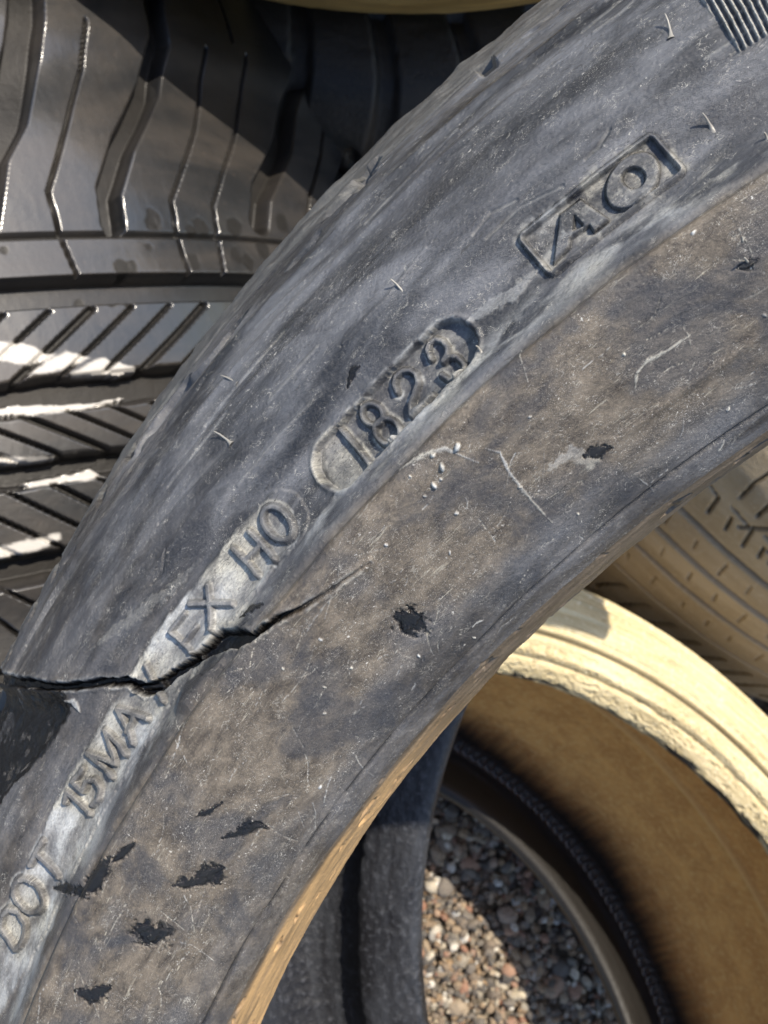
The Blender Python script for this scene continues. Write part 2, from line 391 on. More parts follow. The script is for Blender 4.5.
for lst, hgt, par in ((LET, 0.85, 1), (DATE, 0.95, 1)):
    for ch, wp, rr_, st in lst:
        fld = stroke_field(st, wp)
        if fld is None: continue
        wi, X, Y, sd = fld
        wb = sd + 0.10 * (fbm(X * 2.5, Y * 2.5, next_id) - 0.5)
        D[wi] += hgt * sm(0.16, -0.20, wb) * (0.85 + 0.3 * vnoise(X * .8, Y * .8, 3))
        if lst is DATE: DUST_OR_SUN[wi] = np.maximum(DUST_OR_SUN[wi], 0.65 * np.exp(-((sd - 0.35) / 0.25) ** 2) * sm(0.35, .6, fbm(X * .8, Y * .8, 31)))
        else:
            DUST_OR_SUN[wi] = np.where(sd < 0.05, DUST_OR_SUN[wi] * 0.2 + 0.05, DUST_OR_SUN[wi]); DUST_OR_SUN[wi] = np.maximum(DUST_OR_SUN[wi], 0.5 * np.exp(-((sd - 0.4) / 0.22) ** 2) * sm(0.3, .6, fbm(X * .8, Y * .8, 33)))
        TAR_SHADE[wi] = np.maximum(TAR_SHADE[wi], 0.6 * np.exp(-((sd - 0.13) / 0.10) ** 2) * sm(.3, .5, fbm(X * .6, Y * .6, 37)))  # dark outline painted round each character as edge shade
        IDS[wi] = np.where(sd < 0.12, next_id, IDS[wi]); letter_ids[next_id] = ch; next_id += 1

# emblem frame with A and O
rect = [(515, 238), (551, 281), (689, 172), (653, 130)]
qr = [at(*p) for p in rect]
w = window([(a, b) for a, b, _ in qr], 3); wi, X, Y = w
sdp = poly_sd(X, Y, [(a, b) for a, b, _ in qr])
qi = np.array([(a, b) for a, b, _ in qr]); qi = qi.mean(0) + (qi - qi.mean(0)) * np.array([0.90, 0.72])
sdp = poly_sd(X, Y, qi.tolist()) - 0.95
n1 = fbm(X * 0.45, Y * 0.45, 41); n2 = fbm(X * 1.8, Y * 1.8, 42)
line = np.abs(sdp + 0.3) - 0.26 + 0.10 * (n2 - .5)
TAR_SHADE[wi] = np.maximum(TAR_SHADE[wi], 0.7 * np.exp(-((sdp - 0.16) / 0.13) ** 2)); TAR_SHADE[wi] = np.maximum(TAR_SHADE[wi], 0.55 * np.exp(-((sdp + 0.78) / 0.12) ** 2))  # edge shade of the frame painted as dark lines
D[wi] += 0.75 * sm(0.16, -0.18, line) - 0.22 * sm(0.0, -0.5, sdp + .5)
frame_m = line < 0.12
DUST_OR_SUN[wi] = np.maximum(DUST_OR_SUN[wi], sm(0.3, -0.4, sdp) * np.clip(0.10 + 1.0 * (n1 - 0.42), 0, .45))
DUST_OR_SUN[wi] = np.maximum(DUST_OR_SUN[wi], 0.45 * sm(1.4, 0.0, sdp) * sm(.45, .6, n1))
IDS[wi] = np.where(frame_m, next_id, IDS[wi]); letter_ids[next_id] = 'frame'; next_id += 1
apoly = [at(*p)[:2] for p in [(554, 264), (560, 215), (581, 199.5), (610, 220.5), (603, 226), (599, 229.5), (594, 233), (590, 226.5), (571, 239), (570, 248)]]
hole = [at(*p)[:2] for p in [(575, 217), (574, 231.5), (584, 226.5)]]
sdA = np.maximum(poly_sd(X, Y, apoly), -poly_sd(X, Y, hole))
oo = [at(*p)[:2] for p in ell(632.7, 181.6, 33, 22.5, -50, 40)]; oi = [at(*p)[:2] for p in ell(634, 179, 11.5, 10.5, 0, 24)]
sdO = np.maximum(poly_sd(X, Y, oo), -poly_sd(X, Y, oi))
for sdx, ch in ((sdA, 'A'), (sdO, 'O')):
    wb = sdx + 0.12 * (n2 - .5)
    D[wi] += 0.8 * sm(0.12, -0.2, wb); TAR_SHADE[wi] = np.maximum(TAR_SHADE[wi], 0.7 * np.exp(-((sdx - 0.10) / 0.12) ** 2))  # raised emblem letter, edge shade painted dark around it
    TAR_SHADE[wi] = np.where(sdx < -0.1, 0, TAR_SHADE[wi]); DUST_OR_SUN[wi] = np.where(sdx < 0.0, 0.06 + 0.25 * sm(.5, .7, n2), DUST_OR_SUN[wi])
    IDS[wi] = np.where(sdx < 0.06, next_id, IDS[wi]); letter_ids[next_id] = ch; next_id += 1

# ribbed wedge in the top right corner
wedge = [at(*p)[:2] for p in [(697, -4), (740, 53), (790, 22), (800, -30)]]
w = window(wedge, 2); wi, X, Y = w
sdw = poly_sd(X, Y, wedge)
a0 = np.array(at(712, 0)[:2]); a1 = np.array(at(740, 53)[:2]); dirv = (a1 - a0) / np.linalg.norm(a1 - a0)
perp = (X - a0[0]) * dirv[1] - (Y - a0[1]) * dirv[0]
D[wi] += sm(0.1, -0.35, sdw) * (-0.1 + 0.62 * sm(0.28, 0.78, 0.5 + 0.5 * np.cos(2 * math.pi * perp / 0.84)))
DUST_OR_SUN[wi] = np.maximum(DUST_OR_SUN[wi], 0.65 * sm(0.2, -0.2, sdw) * sm(.5, .95, 0.5 + 0.5 * np.cos(2 * math.pi * perp / 0.84)))
IDS[wi] = np.where(sdw < 0, next_id, IDS[wi]); letter_ids[next_id] = 'hatch'; next_id += 1

# --- global relief of the fine sidewall
X, Y = TT[FS], RR[FS]; SX = SS[FS]
D[FS] += 0.7 * (fbm(X * 0.03, SX * 0.12, 51, 3) - .5) + 0.10 * (fbm(X * 0.12, SX * 0.3, 52, 4) - .5) + 0.09 * (fbm(X * 0.6, SX * 1.2, 53, 4) - .5) + 0.05 * (vnoise(X * 3, SX * 3.2, 54) - .5)
r_crease = 270.6 + 0.9 * (fbm(X * 0.05, X * 0, 55, 3) - .5)
D[FS] += -0.55 * np.exp(-((Y - r_crease) / 0.45) ** 2) + 0.35 * np.exp(-((Y - r_crease + 1.3) / 0.7) ** 2)
rD = 246.4 + 0.5 * (fbm(X * 0.06, X * 0 + 3, 56, 3) - .5)
D[FS] += -0.5 * np.exp(-((Y - rD) / 0.28) ** 2)
TAR_SHADE[FS] = np.maximum(TAR_SHADE[FS], 0.75 * np.exp(-((Y - rD) / 0.22) ** 2) * sm(0.3, .5, fbm(X * .15, Y * .1, 57)))
for rr_, am in ((303.5, 0.5), (299.3, 0.35), (288.6, 0.22), (262, 0.18), (254.5, 0.25)):
    rw = rr_ + 0.8 * (fbm(X * 0.04, X * 0 + rr_, 58, 3) - .5)
    D[FS] += am * np.exp(-((Y - rw) / 0.5) ** 2) * sm(0.35, 0.6, fbm(X * 0.05 + rr_, Y * .02, 59, 2))
# rough shoulder edge with torn chunks, and ragged toe
sh = sm(304.5, 307.5, Y) 
D[FS] += sh * (0.8 * (fbm(X * 0.08, SX * 0.3, 61, 4) - .5) - 1.4 * sm(0.62, 0.70, fbm(X * 0.07, SX * 0.15, 62, 3)))
be = sm(244.5, 242.5, Y)
ph_ = (X + 1.2 * fbm(X * 0.1, X * 0, 66, 2)) / 7.5; nt_ = sm(0.20, 0.10, np.abs(ph_ % 1 - 0.5)) * sm(0.35, 0.6, vnoise(np.floor(ph_) * 1.7, np.floor(ph_) * 0, 68))
D[FS] -= 1.5 * nt_ * sm(306.5, 308.5, Y)
D[FS] += be * (0.35 * (fbm(X * 0.12, SX * 0.9, 63, 3) - .5) - 0.5 * sm(0.68, 0.74, fbm(X * 0.15, SX * 0.3, 64, 3)))
tb_ = sm(at(500, 655)[0], at(360, 830)[0], X)
DUST_OR_SUN[FS] = np.where(Y < 243.6, np.clip(sm(243.4, 242.8, Y) * tb_ * (0.75 + 0.9 * (fbm(X * .1, SX * .9, 67, 3) - .5)), 0, 1), DUST_OR_SUN[FS])  # sunlit glow of the lower bead end painted into the colour
# tread side beyond the fine zone
cs = (SS > PM.key[17]) & (SS < PM.key[24])
D += np.where(cs, 1.5 * (fbm(TT * 0.15, SS * 0.2, 65, 3) - .5), 0)
gr = ((SS > PM.key[18]) & (SS < PM.key[22]))
D += np.where(gr & (np.abs(((SS - PM.key[18]) / 33.0) % 1 - 0.5) < 0.12), -6.0, 0)

BROWN = np.zeros(TT.shape)
n1 = fbm(TT * 0.05, RR * 0.12, 71, 4); 
BROWN[FS] = (sm(271.8, 269.6, RR[FS] + 1.2 * (fbm(TT[FS] * 0.2, RR[FS] * 0.4, 72) - .5)) * (1 - 0.75 * sm(256, 248, RR[FS] + 8 * (n1[FS] - .5))))
tlow = sm(at(420, 500)[0], at(60, 900)[0], TT[FS])
BROWN[FS] = np.clip(BROWN[FS] + 0.45 * tlow, 0, 1)
# dust band above the crease, brightest to the upper right
n3 = fbm(TT[FS] * 0.12, RR[FS] * 0.5, 73)
DUST_OR_SUN[FS] = np.maximum(DUST_OR_SUN[FS], 0.55 * np.exp(-((RR[FS] - 273.4) / 1.7) ** 2) * sm(0.42, 0.62, n3))
SPK[FS] = sm(297, 291.5, RR[FS]) * 0 + 0.9 * np.exp(-((RR[FS] - 296) / 4.0) ** 2) * sm(0.35, 0.6, fbm(TT[FS] * 0.08, RR[FS] * 0.1, 74, 3))
SPK[FS] += 0.75 * sm(271, 268, RR[FS]) * sm(0.3, 0.65, fbm(TT[FS] * 0.1, RR[FS] * 0.12, 75, 4))
# seam of dust between the emblem and the date
def smear(pts, wpx, amt, hgt=0.0, seed=80, tar=0.0):
    q = [at(*p) for p in pts]
    w = window([(a, b) for a, b, _ in q], 3 + wpx * .15)
    if w is None: return
    wi, X, Y = w; v = np.zeros(X.shape)
    nz = fbm(X * 1.1, Y * 1.3, seed); nz2 = fbm(X * 2.6, Y * 2.9, seed + 1)
    for k, (a, b) in enumerate(zip(q[:-1], q[1:])):
        dd, tt = seg_d(X, Y, a[:2], b[:2]); f = (k + tt) / (len(q) - 1)
        hw = 0.5 * wpx * a[2] * (0.35 + 1.3 * np.sin(math.pi * np.clip(f, 0.02, .98))) * (0.1 + 1.8 * nz)
        v = np.maximum(v, sm(hw, hw * 0.55, dd + 0.3 * wpx * a[2] * (nz2 - .45)))
    if amt: DUST_OR_SUN[wi] = np.maximum(DUST_OR_SUN[wi], amt * v)
    if tar: TAR_SHADE[wi] = np.maximum(TAR_SHADE[wi], tar * v)
    D[wi] += hgt * v
smear([(540, 268), (515, 292), (490, 306), (468, 322)], 11, 0.32, 0.15, 80)
smear([(486, 448), (500, 452), (508, 470), (521, 488), (533, 502), (552, 522)], 3, 0.7, 0.1, 81)
smear([(400, 470), (425, 455), (445, 448), (478, 462)], 3, 0.6, 0.08, 82)
smear([(635, 388), (637, 372), (648, 360), (665, 352), (690, 335)], 3, 0.6, 0.08, 83)
def blob(x, y, wpx, lpx, ang, hgt, seed):
    t0, r0, mm = at(x, y); w = window([(t0, r0)], lpx * mm + 1); wi, X, Y = w
    c, s_ = math.cos(ang), math.sin(ang); u = (X - t0) * c + (Y - r0) * s_; v = -(X - t0) * s_ + (Y - r0) * c
    q = np.hypot(u / (0.5 * lpx * mm), v / (0.5 * wpx * mm)) + 0.5 * (fbm(X * 2, Y * 2, seed) - .5)
    DUST_OR_SUN[wi] = np.maximum(DUST_OR_SUN[wi], sm(1.1, 0.75, q)); D[wi] += hgt * np.sqrt(np.clip(1 - q * q, 0, 1))
blob(457, 447, 6, 11, 0.3, 0.6, 84); blob(442, 466, 5, 10, 0.9, 0.6, 85); blob(434, 485, 5, 8, 1.3, 0.5, 86); blob(433, 455, 4, 6, 0, 0.4, 87)
for kk in range(34):
    bx, by = np.random.default_rng(900 + kk).uniform([330, 200], [768, 700]); b_ = at(bx, by)
    if 247 < b_[1] < 269: blob(bx, by, 1.5 + (kk % 5) * .5, 2.5 + (kk % 7) * .7, kk * .7, 0.25, kk)
rs = np.random.default_rng(77)
for kk in range(26):
    bx, by = rs.uniform(0, 400), rs.uniform(600, 1024); b_ = at(bx, by)
    if 247 < b_[1] < 269: blob(bx, by, 1.5 + (kk % 5) * .4, 3.0 + (kk % 7) * .7, kk * .7, 0.2, kk)
smear([(548, 470), (572, 452), (590, 462), (600, 448)], 12, 0.3, 0.03, 88)
smear([(200, 560), (170, 590), (130, 620), (92, 650)], 9, 0.15, 0.1, 89)
smear([(60, 700), (75, 703), (80, 712)], 4, 0.9, 0.3, 90)
# scratches
rs = np.random.default_rng(5)
for kx in range(420):
    px, py = rs.uniform(0, 768), rs.uniform(120, 1024)
    t0, r0, mm = at(px, py)
    zone = 244.5 < r0 < 269
    if not zone: continue
    low = px < 330
    L = rs.uniform(1, 5) * (2.2 if low else 1); an = rs.normal(0.12, 0.3) if rs.random() < 0.7 else rs.uniform(0, math.pi)
    pts = [(t0, r0)]
    for _ in range(3):
        an += rs.normal(0, 0.22); pts.append((pts[-1][0] + math.cos(an) * L / 3, pts[-1][1] + math.sin(an) * L / 3))
    w = window(pts, 0.8)
    if w is None: continue
    wi, X, Y = w; dd = np.full(X.shape, 1e9)
    for a, b in zip(pts[:-1], pts[1:]): dd = np.minimum(dd, seg_d(X, Y, a, b)[0])
    hw = rs.uniform(0.04, 0.11)
    v = sm(hw, hw * 0.3, dd + 0.12 * (vnoise(X * 2.5, Y * 2.5, kx) - .4))
    DUST_OR_SUN[wi] = np.maximum(DUST_OR_SUN[wi], rs.uniform(.2, .8) * v); D[wi] += rs.choice([-0.12, 0.08]) * v
# curved scars and thin folds of the outer band
for kx in range(90):
    px, py = rs.uniform(0, 768), rs.uniform(0, 700); t0, r0, mm = at(px, py)
    if not 284 < r0 < 304: continue
    L = rs.uniform(4, 26); pts = [(t0, r0), (t0 + L * .5, r0 + rs.normal(0, .4)), (t0 + L, r0 + rs.normal(0, 1.0))]
    w = window(pts, 1); 
    if w is None: continue
    wi, X, Y = w; dd = np.full(X.shape, 1e9)
    for a, b in zip(pts[:-1], pts[1:]): dd = np.minimum(dd, seg_d(X, Y, a, b)[0])
    v = sm(0.35, 0.05, dd); D[wi] += rs.choice([-0.22, 0.16]) * v; DUST_OR_SUN[wi] = np.maximum(DUST_OR_SUN[wi], 0.25 * v * rs.random())
# black gouges and pits
def pit(pts, wpx, depth, seed): smear(pts, wpx * 1.0, 0, -0.35 * depth, seed, 0.96); smear(pts, wpx * 0.7, 0, 0.22, seed + 40)
pit([(398, 616), (411, 622), (424, 628)], 24, 0.9, 101); pit([(402, 628), (412, 620), (420, 614)], 16, 0.5, 102)
pit([(585, 456), (596, 452), (610, 447)], 12, 0.8, 103)
pit([(137, 930), (152, 934), (168, 932)], 24, 0.9, 104); pit([(142, 944), (152, 938), (160, 926)], 12, 0.5, 114)
pit([(76, 992), (92, 996), (110, 988)], 16, 0.7, 105)
pit([(172, 886), (184, 884), (202, 880), (212, 873), (222, 868)], 13, 0.8, 106); pit([(198, 876), (210, 872), (220, 884)], 15, 0.5, 107)
pit([(222, 838), (240, 832), (254, 826), (268, 828)], 9, 0.6, 108); pit([(238, 828), (252, 824), (264, 826)], 10, .4, 109)
pit([(72, 892), (84, 890), (94, 882), (102, 868), (110, 857)], 14, 1.1, 110); pit([(55, 888), (66, 889), (78, 892)], 8, .8, 111)
pit([(112, 862), (122, 855), (135, 842)], 7, 0.7, 112); pit([(196, 816), (208, 812), (222, 802)], 6, .3, 113)
pit([(738, 268), (746, 264), (758, 258)], 9, 0.7, 115); pit([(240, 618), (252, 608), (262, 604)], 5, .4, 116)
pit([(348, 388), (352, 372), (360, 366)], 6, .3, 117)
# the long tear across the sidewall
crack = [(-30, 672, 7), (0, 677, 7), (30, 683, 7), (60, 687, 6), (100, 683, 7), (130, 681, 8), (148, 690, 12), (165, 684, 12), (178, 673, 9), (195, 663, 8), (207, 652, 11), (222, 641, 17), (236, 637, 15), (248, 638, 10), (262, 629, 6), (280, 618, 6), (300, 609, 4.5), (330, 590, 3.5), (352, 574, 2.2), (370, 562, 0.5)]
q = [(*at(x, y), wd) for x, y, wd in crack]
w = window([(a[0], a[1]) for a in q], 5); wi, X, Y = w
best = np.full(X.shape, 1e9)
nz = 0.55 * (fbm(X * 0.9, Y * 0.9, 121) - .5) + 0.16 * (fbm(X * 2.2, Y * 2.2, 122, 3) - .5)
for a, b in zip(q[:-1], q[1:]):
    dd, tt = seg_d(X, Y, a[:2], b[:2]); hw = 0.5 * (a[3] * (1 - tt) + b[3] * tt) * a[2]
    best = np.minimum(best, dd - hw - 0.06 * sm(at(300, 609)[0], at(240, 640)[0], X))
sdc = best + nz * np.clip(0.9 * sm(at(380, 560)[0], at(230, 640)[0], X), .35, 1)
cr = sm(0.12, -0.28, sdc)
D[wi] += -1.9 * cr * (0.12 + 0.88 * sm(at(330, 590)[0], at(250, 632)[0], X)) * (0.35 + 0.65 * sm(306, 296, Y)) + 0.22 * np.exp(-((sdc - 0.35) / 0.35) ** 2)
TAR_SHADE[wi] = np.maximum(TAR_SHADE[wi], sm(0.08, -0.1, sdc) * (0.55 + 0.45 * sm(at(340, 585)[0], at(262, 628)[0], X))); DUST_OR_SUN[wi] *= (1 - cr)
DUST_OR_SUN[wi] = np.maximum(DUST_OR_SUN[wi], 0.35 * np.exp(-((sdc - 0.25) / 0.2) ** 2) * (1 - cr) * sm(.4, .6, fbm(X * .7, Y * .7, 124)))
# sunken wedge below the tear at the left edge, its cast shadow painted black
wd = [at(*p)[:2] for p in [(-40, 668), (5, 680), (62, 690), (74, 704), (66, 722), (54, 742), (34, 764), (16, 782), (-6, 812), (-60, 900)]]
w = window(wd, 4); wi, X, Y = w
sdw = poly_sd(X, Y, wd) + 1.0 * (fbm(X * .5, Y * .5, 131) - .5) + 0.5 * (fbm(X * 2, Y * 2, 132) - .5)
D[wi] += -3.2 * sm(0.3, -3.5, sdw) + 0.8 * (fbm(X * .6, Y * .8, 133) - .5) * sm(0, -.6, sdw)
TAR_SHADE[wi] = np.maximum(TAR_SHADE[wi], sm(0.3, -0.3, sdw) * (1 - 0.5 * sm(0.62, 0.72, fbm(X * .4, Y * .7, 134))))
DUST_OR_SUN[wi] *= sm(-.4, .2, sdw)
# lifted flap of rubber on the lower lip of the tear
fl = [at(*p)[:2] for p in [(176, 716), (186, 684), (214, 664), (228, 650), (223, 668), (205, 690), (190, 712)]]
w = window(fl, 2); wi, X, Y = w; sdf = poly_sd(X, Y, fl)
D[wi] += 0.9 * sm(0.1, -1.3, sdf) * (1 - sm(0.08, -.1, best[0, 0] * 0 + 0)) if False else 0.8 * sm(0.2, -1.2, sdf)
DUST_OR_SUN[wi] *= sm(-0.2, 0.3, sdf)

# far bead: rough torn lip, cord ridges on the inside of the far sidewall
fb = (SS > PM.key[32]) & (SS < PM.key[33] + 2)
D += np.where((SS > PM.key[31]) & (SS < PM.key[34]), 0.9 * (fbm(TT * 0.22, SS * 0.28, 141, 4) - .5), 0)
il = (SS > PM.key[34]) & (SS < PM.key[41])
D += np.where(il, 0.5 * np.sin(TT * 2 * math.pi / 4.5) * sm(0.3, .6, fbm(TT * .1, SS * .05, 142, 2)), 0)
TT2 = TT; 
edge_w = 0.8 * (fbm(TT * 0.35, TT * 0 + 2, 143, 4) - .5)

th = TH0 - TT / 280.0
RF = RR + nr[None, :] * D * 1.0; HF = H0[None, :] + nh[None, :] * D
lip = np.exp(-((SS - PM.key[33]) / 2.5) ** 2); RF = RF + lip * edge_w * 3
P = MC + MA * HF[..., None] + RF[..., None] * (np.cos(th)[..., None] * MU + np.sin(th)[..., None] * MV)
# part ids
sid = np.zeros(len(Sg), int)
k = PM.key
sid[(R0 < 243.6) & (Sg < k[5])] = 3
sid[(R0 >= 243.6) & (R0 < 270.4) & (Sg < k[9])] = 2
sid[(Sg < k[17]) & (R0 >= 270.4)] = 1
sid[(Sg >= k[17]) & (Sg < k[24])] = 4
sid[(Sg >= k[24]) & (Sg < k[28])] = 5
sid[(Sg >= k[28]) & (Sg < k[33] + 3)] = 6
sid[(Sg >= k[33] + 3)] = 7
IDS = np.where(IDS > 0, IDS, sid[None, :])
UV = np.stack([TT, SS], -1)
specs = {1: ('sidewall', M_worn), 2: ('rim_flange_band', M_worn), 3: ('bead', M_bead), 4: ('tread', M_tread_dark), 5: ('sidewall', M_liner_dark), 6: ('bead', M_liner_dark), 7: ('inner_liner', M_liner_dark)}
nm = {'frame': 'emblem_frame', 'hatch': 'ribbed_wedge'}
for i_, ch in letter_ids.items(): specs[i_] = (nm.get(ch, 'embossed_digit' if ch in '0123458' else 'embossed_letter'), M_worn)
# the tread reaches up over the outermost fine rows
IDS[:, :] = np.where((IDS == 1) & (RR > 309.5), 4, IDS)
parts = grid_parts(P, True, IDS, UV, {'dust': np.clip(DUST_OR_SUN, 0, 1), 'tar': np.clip(TAR_SHADE, 0, 1), 'speck': np.clip(SPK, 0, 1), 'brown': BROWN}, specs, cut=nf_t + len(t_c1) - 1)  # dust also holds the painted bead sunlight, tar the painted shade
base_loc = to_world(MC + MA * -125)
main = thing('worn_tyre', 'large worn tyre in front, dusty grey sidewall embossed 1823, torn across the left', 'tyre', tuple(base_loc))
for i_, o in parts.items():
    if i_ < 20: setp(o, main)
bpy.context.view_layer.update()
for i_, o in parts.items():
    if i_ >= 20: o.parent = parts[1]; o.matrix_parent_inverse = parts[1].matrix_world.inverted()
parts[6]['label'] = 'dark blue-grey far bead with a rough torn lip'
parts[3]['label'] = 'tan dusty ragged near bead'

# moulding whiskers
M_whisk = mat_rubber('rubber_whisker', (0.20, 0.19, 0.17), (0.34, 0.33, 0.30), (0.4, 0.38, 0.33), attr_dust_or_sun=False)
for (x0, y0, x1, y1) in [(663, 12, 671, 38), (699, 112, 713, 131), (390, 276, 405, 296), (221, 373, 238, 385), (214, 427, 231, 445), (762, 134, 768, 141), (742, 258, 750, 265), (477, 344, 481, 354)]:
    tb, rb, mm = at(x1, y1); tt_, rt, _ = at(x0, y0)
    b = point3(tb, rb, 0.0); t3 = point3(tt_, rt, 0.0)
    n = MA; dv = t3 - b; b = b - n * 0.3; tip = b + dv * 0.8 + n * 1.9
    vs, fs = [], []; K = 8; prof_w = [(0, 0.60), (0.12, 0.34), (0.3, 0.18), (0.7, 0.14), (0.95, 0.11), (1.0, 0.04)]
    ax = tip - b; ax /= np.linalg.norm(ax); e1 = np.cross(ax, [0.3, 0.5, 1]); e1 /= np.linalg.norm(e1); e2 = np.cross(ax, e1)
    for f, wdt in prof_w:
        c = b * (1 - f) + tip * f + e1 * 0.25 * math.sin(f * 3)
        for q_ in range(K): vs.append(to_world(c + wdt * (math.cos(q_ * 2 * math.pi / K) * e1 + math.sin(q_ * 2 * math.pi / K) * e2)))
    for a_ in range(len(prof_w) - 1):
        for q_ in range(K): fs.append((a_ * K + q_, a_ * K + (q_ + 1) % K, (a_ + 1) * K + (q_ + 1) % K, (a_ + 1) * K + q_))
    fs.append(tuple(range((len(prof_w) - 1) * K, len(prof_w) * K)))
    o = mesh_obj('rubber_whisker', vs, fs, M_whisk); o.parent = parts[1]; o.matrix_parent_inverse = parts[1].matrix_world.inverted()

# ------------------------------------------------------------------ generic tyre builder
class Tyre:
    def __init__(s, c, a, prof, tfine, dt, sfine, R=330.0, cs=4.0, size=1.0):
        s.k = size
        s.c, s.a, s.u, s.v = basis(c, a, ref=-np.array(c, float)); s.R = R
        s.p = Prof(np.array(prof, float))
        t0, t1 = tfine; circ = 2 * math.pi * R
        s.T = np.concatenate([np.arange(t0, t1, dt), np.arange(t1, t0 + circ - 3, 8.0)])
        segs = []; edges = [0] + [e for q in sfine for e in q[:2]] + [s.p.L]
        fine = {(q[0], q[1]): q[2] for q in sfine}
        for a_, b_ in zip(edges[:-1], edges[1:]):
            if b_ - a_ < 1e-6: continue
            st = fine.get((a_, b_), cs); segs.append(np.linspace(a_, b_, max(2, int((b_ - a_) / st)), endpoint=False))
        s.S = np.concatenate(segs); s.r, s.h = s.p.at(s.S)
        e = 0.3; Ra, Ha = s.p.at((s.S - e) % s.p.L); Rb, Hb = s.p.at((s.S + e) % s.p.L)
        nr, nh = -(Hb - Ha), (Rb - Ra); n = np.hypot(nr, nh); s.nr, s.nh = nr / n, nh / n
        s.X, s.Y = np.meshgrid(s.T, s.S, indexing='ij'); s.HH = np.broadcast_to(s.h, s.X.shape); s.RR = np.broadcast_to(s.r, s.X.shape)
        s.D = np.zeros(s.X.shape); s.dust = np.zeros(s.X.shape); s.tar = np.zeros(s.X.shape)  # dust also takes painted sun patches, tar also the painted liner shade
    def cyl(s, x, y, r=326.0):
        """picture position -> (t, h) on the tread cylinder"""
        d = ray(x, y); dp = d - s.a * (d @ s.a); cp = s.c - s.a * (s.c @ s.a); r = r * s.k
        A, B, C = dp @ dp, -2 * dp @ cp, cp @ cp - r * r; disc = max(B * B - 4 * A * C, 0); k = (-B - math.sqrt(disc)) / (2 * A)
        X = (d * k - s.c) / s.k; return math.atan2(X @ s.v, X @ s.u) * s.R, X @ s.a, k / FPX / s.k
    def groove(s, pts, wpx, depth, soft=0.5, hr=None, mask=None, tar=0.6, r=326.0):
        q = [s.cyl(*p, r) for p in pts]; s.groove_mm([(a, b) for a, b, _ in q], 0.5 * wpx * q[0][2], depth, soft, mask, tar)
    def groove_mm(s, q, hw, depth, soft=0.5, mask=None, tar=0.6):  # tar sets how dark the groove floor is coloured
        P = np.array(q); pad = hw + soft + 1
        i0, i1 = np.searchsorted(s.T, [P[:, 0].min() - pad, P[:, 0].max() + pad]); i1 = min(i1, len(s.T))
        if i1 <= i0: return
        sl = (slice(i0, i1), slice(None)); X, H = s.X[sl], s.HH[sl]; m = s.RR[sl] > s.out_r
        dd = np.full(X.shape, 1e9)
        for a, b in zip(q[:-1], q[1:]): dd = np.minimum(dd, seg_d(X, H, a, b)[0])
        v = sm(hw + soft, hw - soft * 0.3, dd) * m * s.outer[None, :]
        s.D[sl] = np.minimum(s.D[sl], -depth * v); s.tar[sl] = np.maximum(s.tar[sl], tar * sm(0.6, 1, v))  # groove floor coloured darker
    def build(s, ids, specs):
        th = s.X / s.R; RF = s.RR + s.nr * s.D; HF = s.HH + s.nh * s.D
        P = s.c + s.k * (s.a * HF[..., None] + RF[..., None] * (np.cos(th)[..., None] * s.u + np.sin(th)[..., None] * s.v))
        z = (P[..., 2])
        return grid_parts(P, True, np.broadcast_to(ids, s.X.shape).copy(), np.stack([s.X, s.Y], -1), {'dust': np.clip(s.dust, 0, 1), 'tar': np.clip(s.tar, 0, 1)}, specs)

def finish(root, parts):
    for o in parts.values(): setp(o, root)

# ------------------------------------------------------------------ black tyre with grooved tread, upper left
pc = [(240, 122), (243, 134), (262, 146), (285, 148), (304, 130), (315, 100), (319, 80), (318, 62), (322.5, 40), (325, 20), (326, 0), (328, -16), (329, -30), (330, -52), (330, -80), (328, -105), (324, -125), (322, -150), (316, -172), (296, -205), (262, -212), (244, -200), (240, -190),
      (256, -186), (285, -190), (302, -150), (312, -110), (314, -40), (310, 50), (300, 90), (285, 112), (258, 116)]
TC = Tyre((-295.94, 54.96, -647.77), (-0.2, 0.98, 0.0), pc, (-130, 400), 0.6, [(40.0, 62.0, 1.0), (62.0, 430.0, 0.6)])
TC.outer = (TC.S < TC.p.key[19]).astype(float); TC.out_r = 296
K = TC.p.key
for pts, wp in (([(36, -60), (34, 0), (30, 40), (12, 110), (-10, 150), (-22, 226)], 30), ([(172, -60), (168, 0), (171, 32), (160, 80), (127, 140), (110, 190), (114, 224)], 17), ([(306, -60), (308, 30), (313, 70), (292, 140), (264, 190), (260, 222)], 17), ([(385, -60), (387, 60), (382, 110), (360, 160), (345, 190)], 16), ([(452, -60), (445, 60), (430, 120)], 10)):
    TC.groove(pts, wp, 7.5, 1.6, tar=0.75)
for pts in ([(95, 10), (91, 60), (77, 100), (60, 155), (49, 190), (60, 235), (75, 276)], [(218, 40), (212, 90), (202, 125), (186, 165), (172, 200), (178, 240), (187, 276)], [(259, 48), (255, 90), (243, 130), (226, 170), (214, 205), (218, 240), (221, 276)], [(348, 66), (343, 110), (333, 140), (312, 195), (305, 232)], [(240, -20), (246, 34)], [(345, -20), (358, 56)], [(418, -20), (425, 60)]):
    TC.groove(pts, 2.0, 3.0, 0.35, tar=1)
X, H = TC.X, TC.HH; om = TC.outer[None, :]
def circ_groove(T_, h0, h1, depth, soft=0.8, tar=0.5, jag=0.0):
    hh = T_.HH + (jag * (fbm(T_.X * 0.12, T_.X * 0 + h0, 7, 3) - .5) if jag else 0)
    v = sm(h0 - soft, h0 + soft * .2, hh) * sm(h1 + soft, h1 - soft * .2, hh) * T_.outer[None, :] * (T_.RR > T_.out_r)
    T_.D = np.minimum(T_.D, -depth * v); T_.tar = np.maximum(T_.tar, tar * sm(.7, 1, v))  # groove floor coloured darker all the way round
circ_groove(TC, -0.7, 0.5, 2.2, 0.5, 0.9)
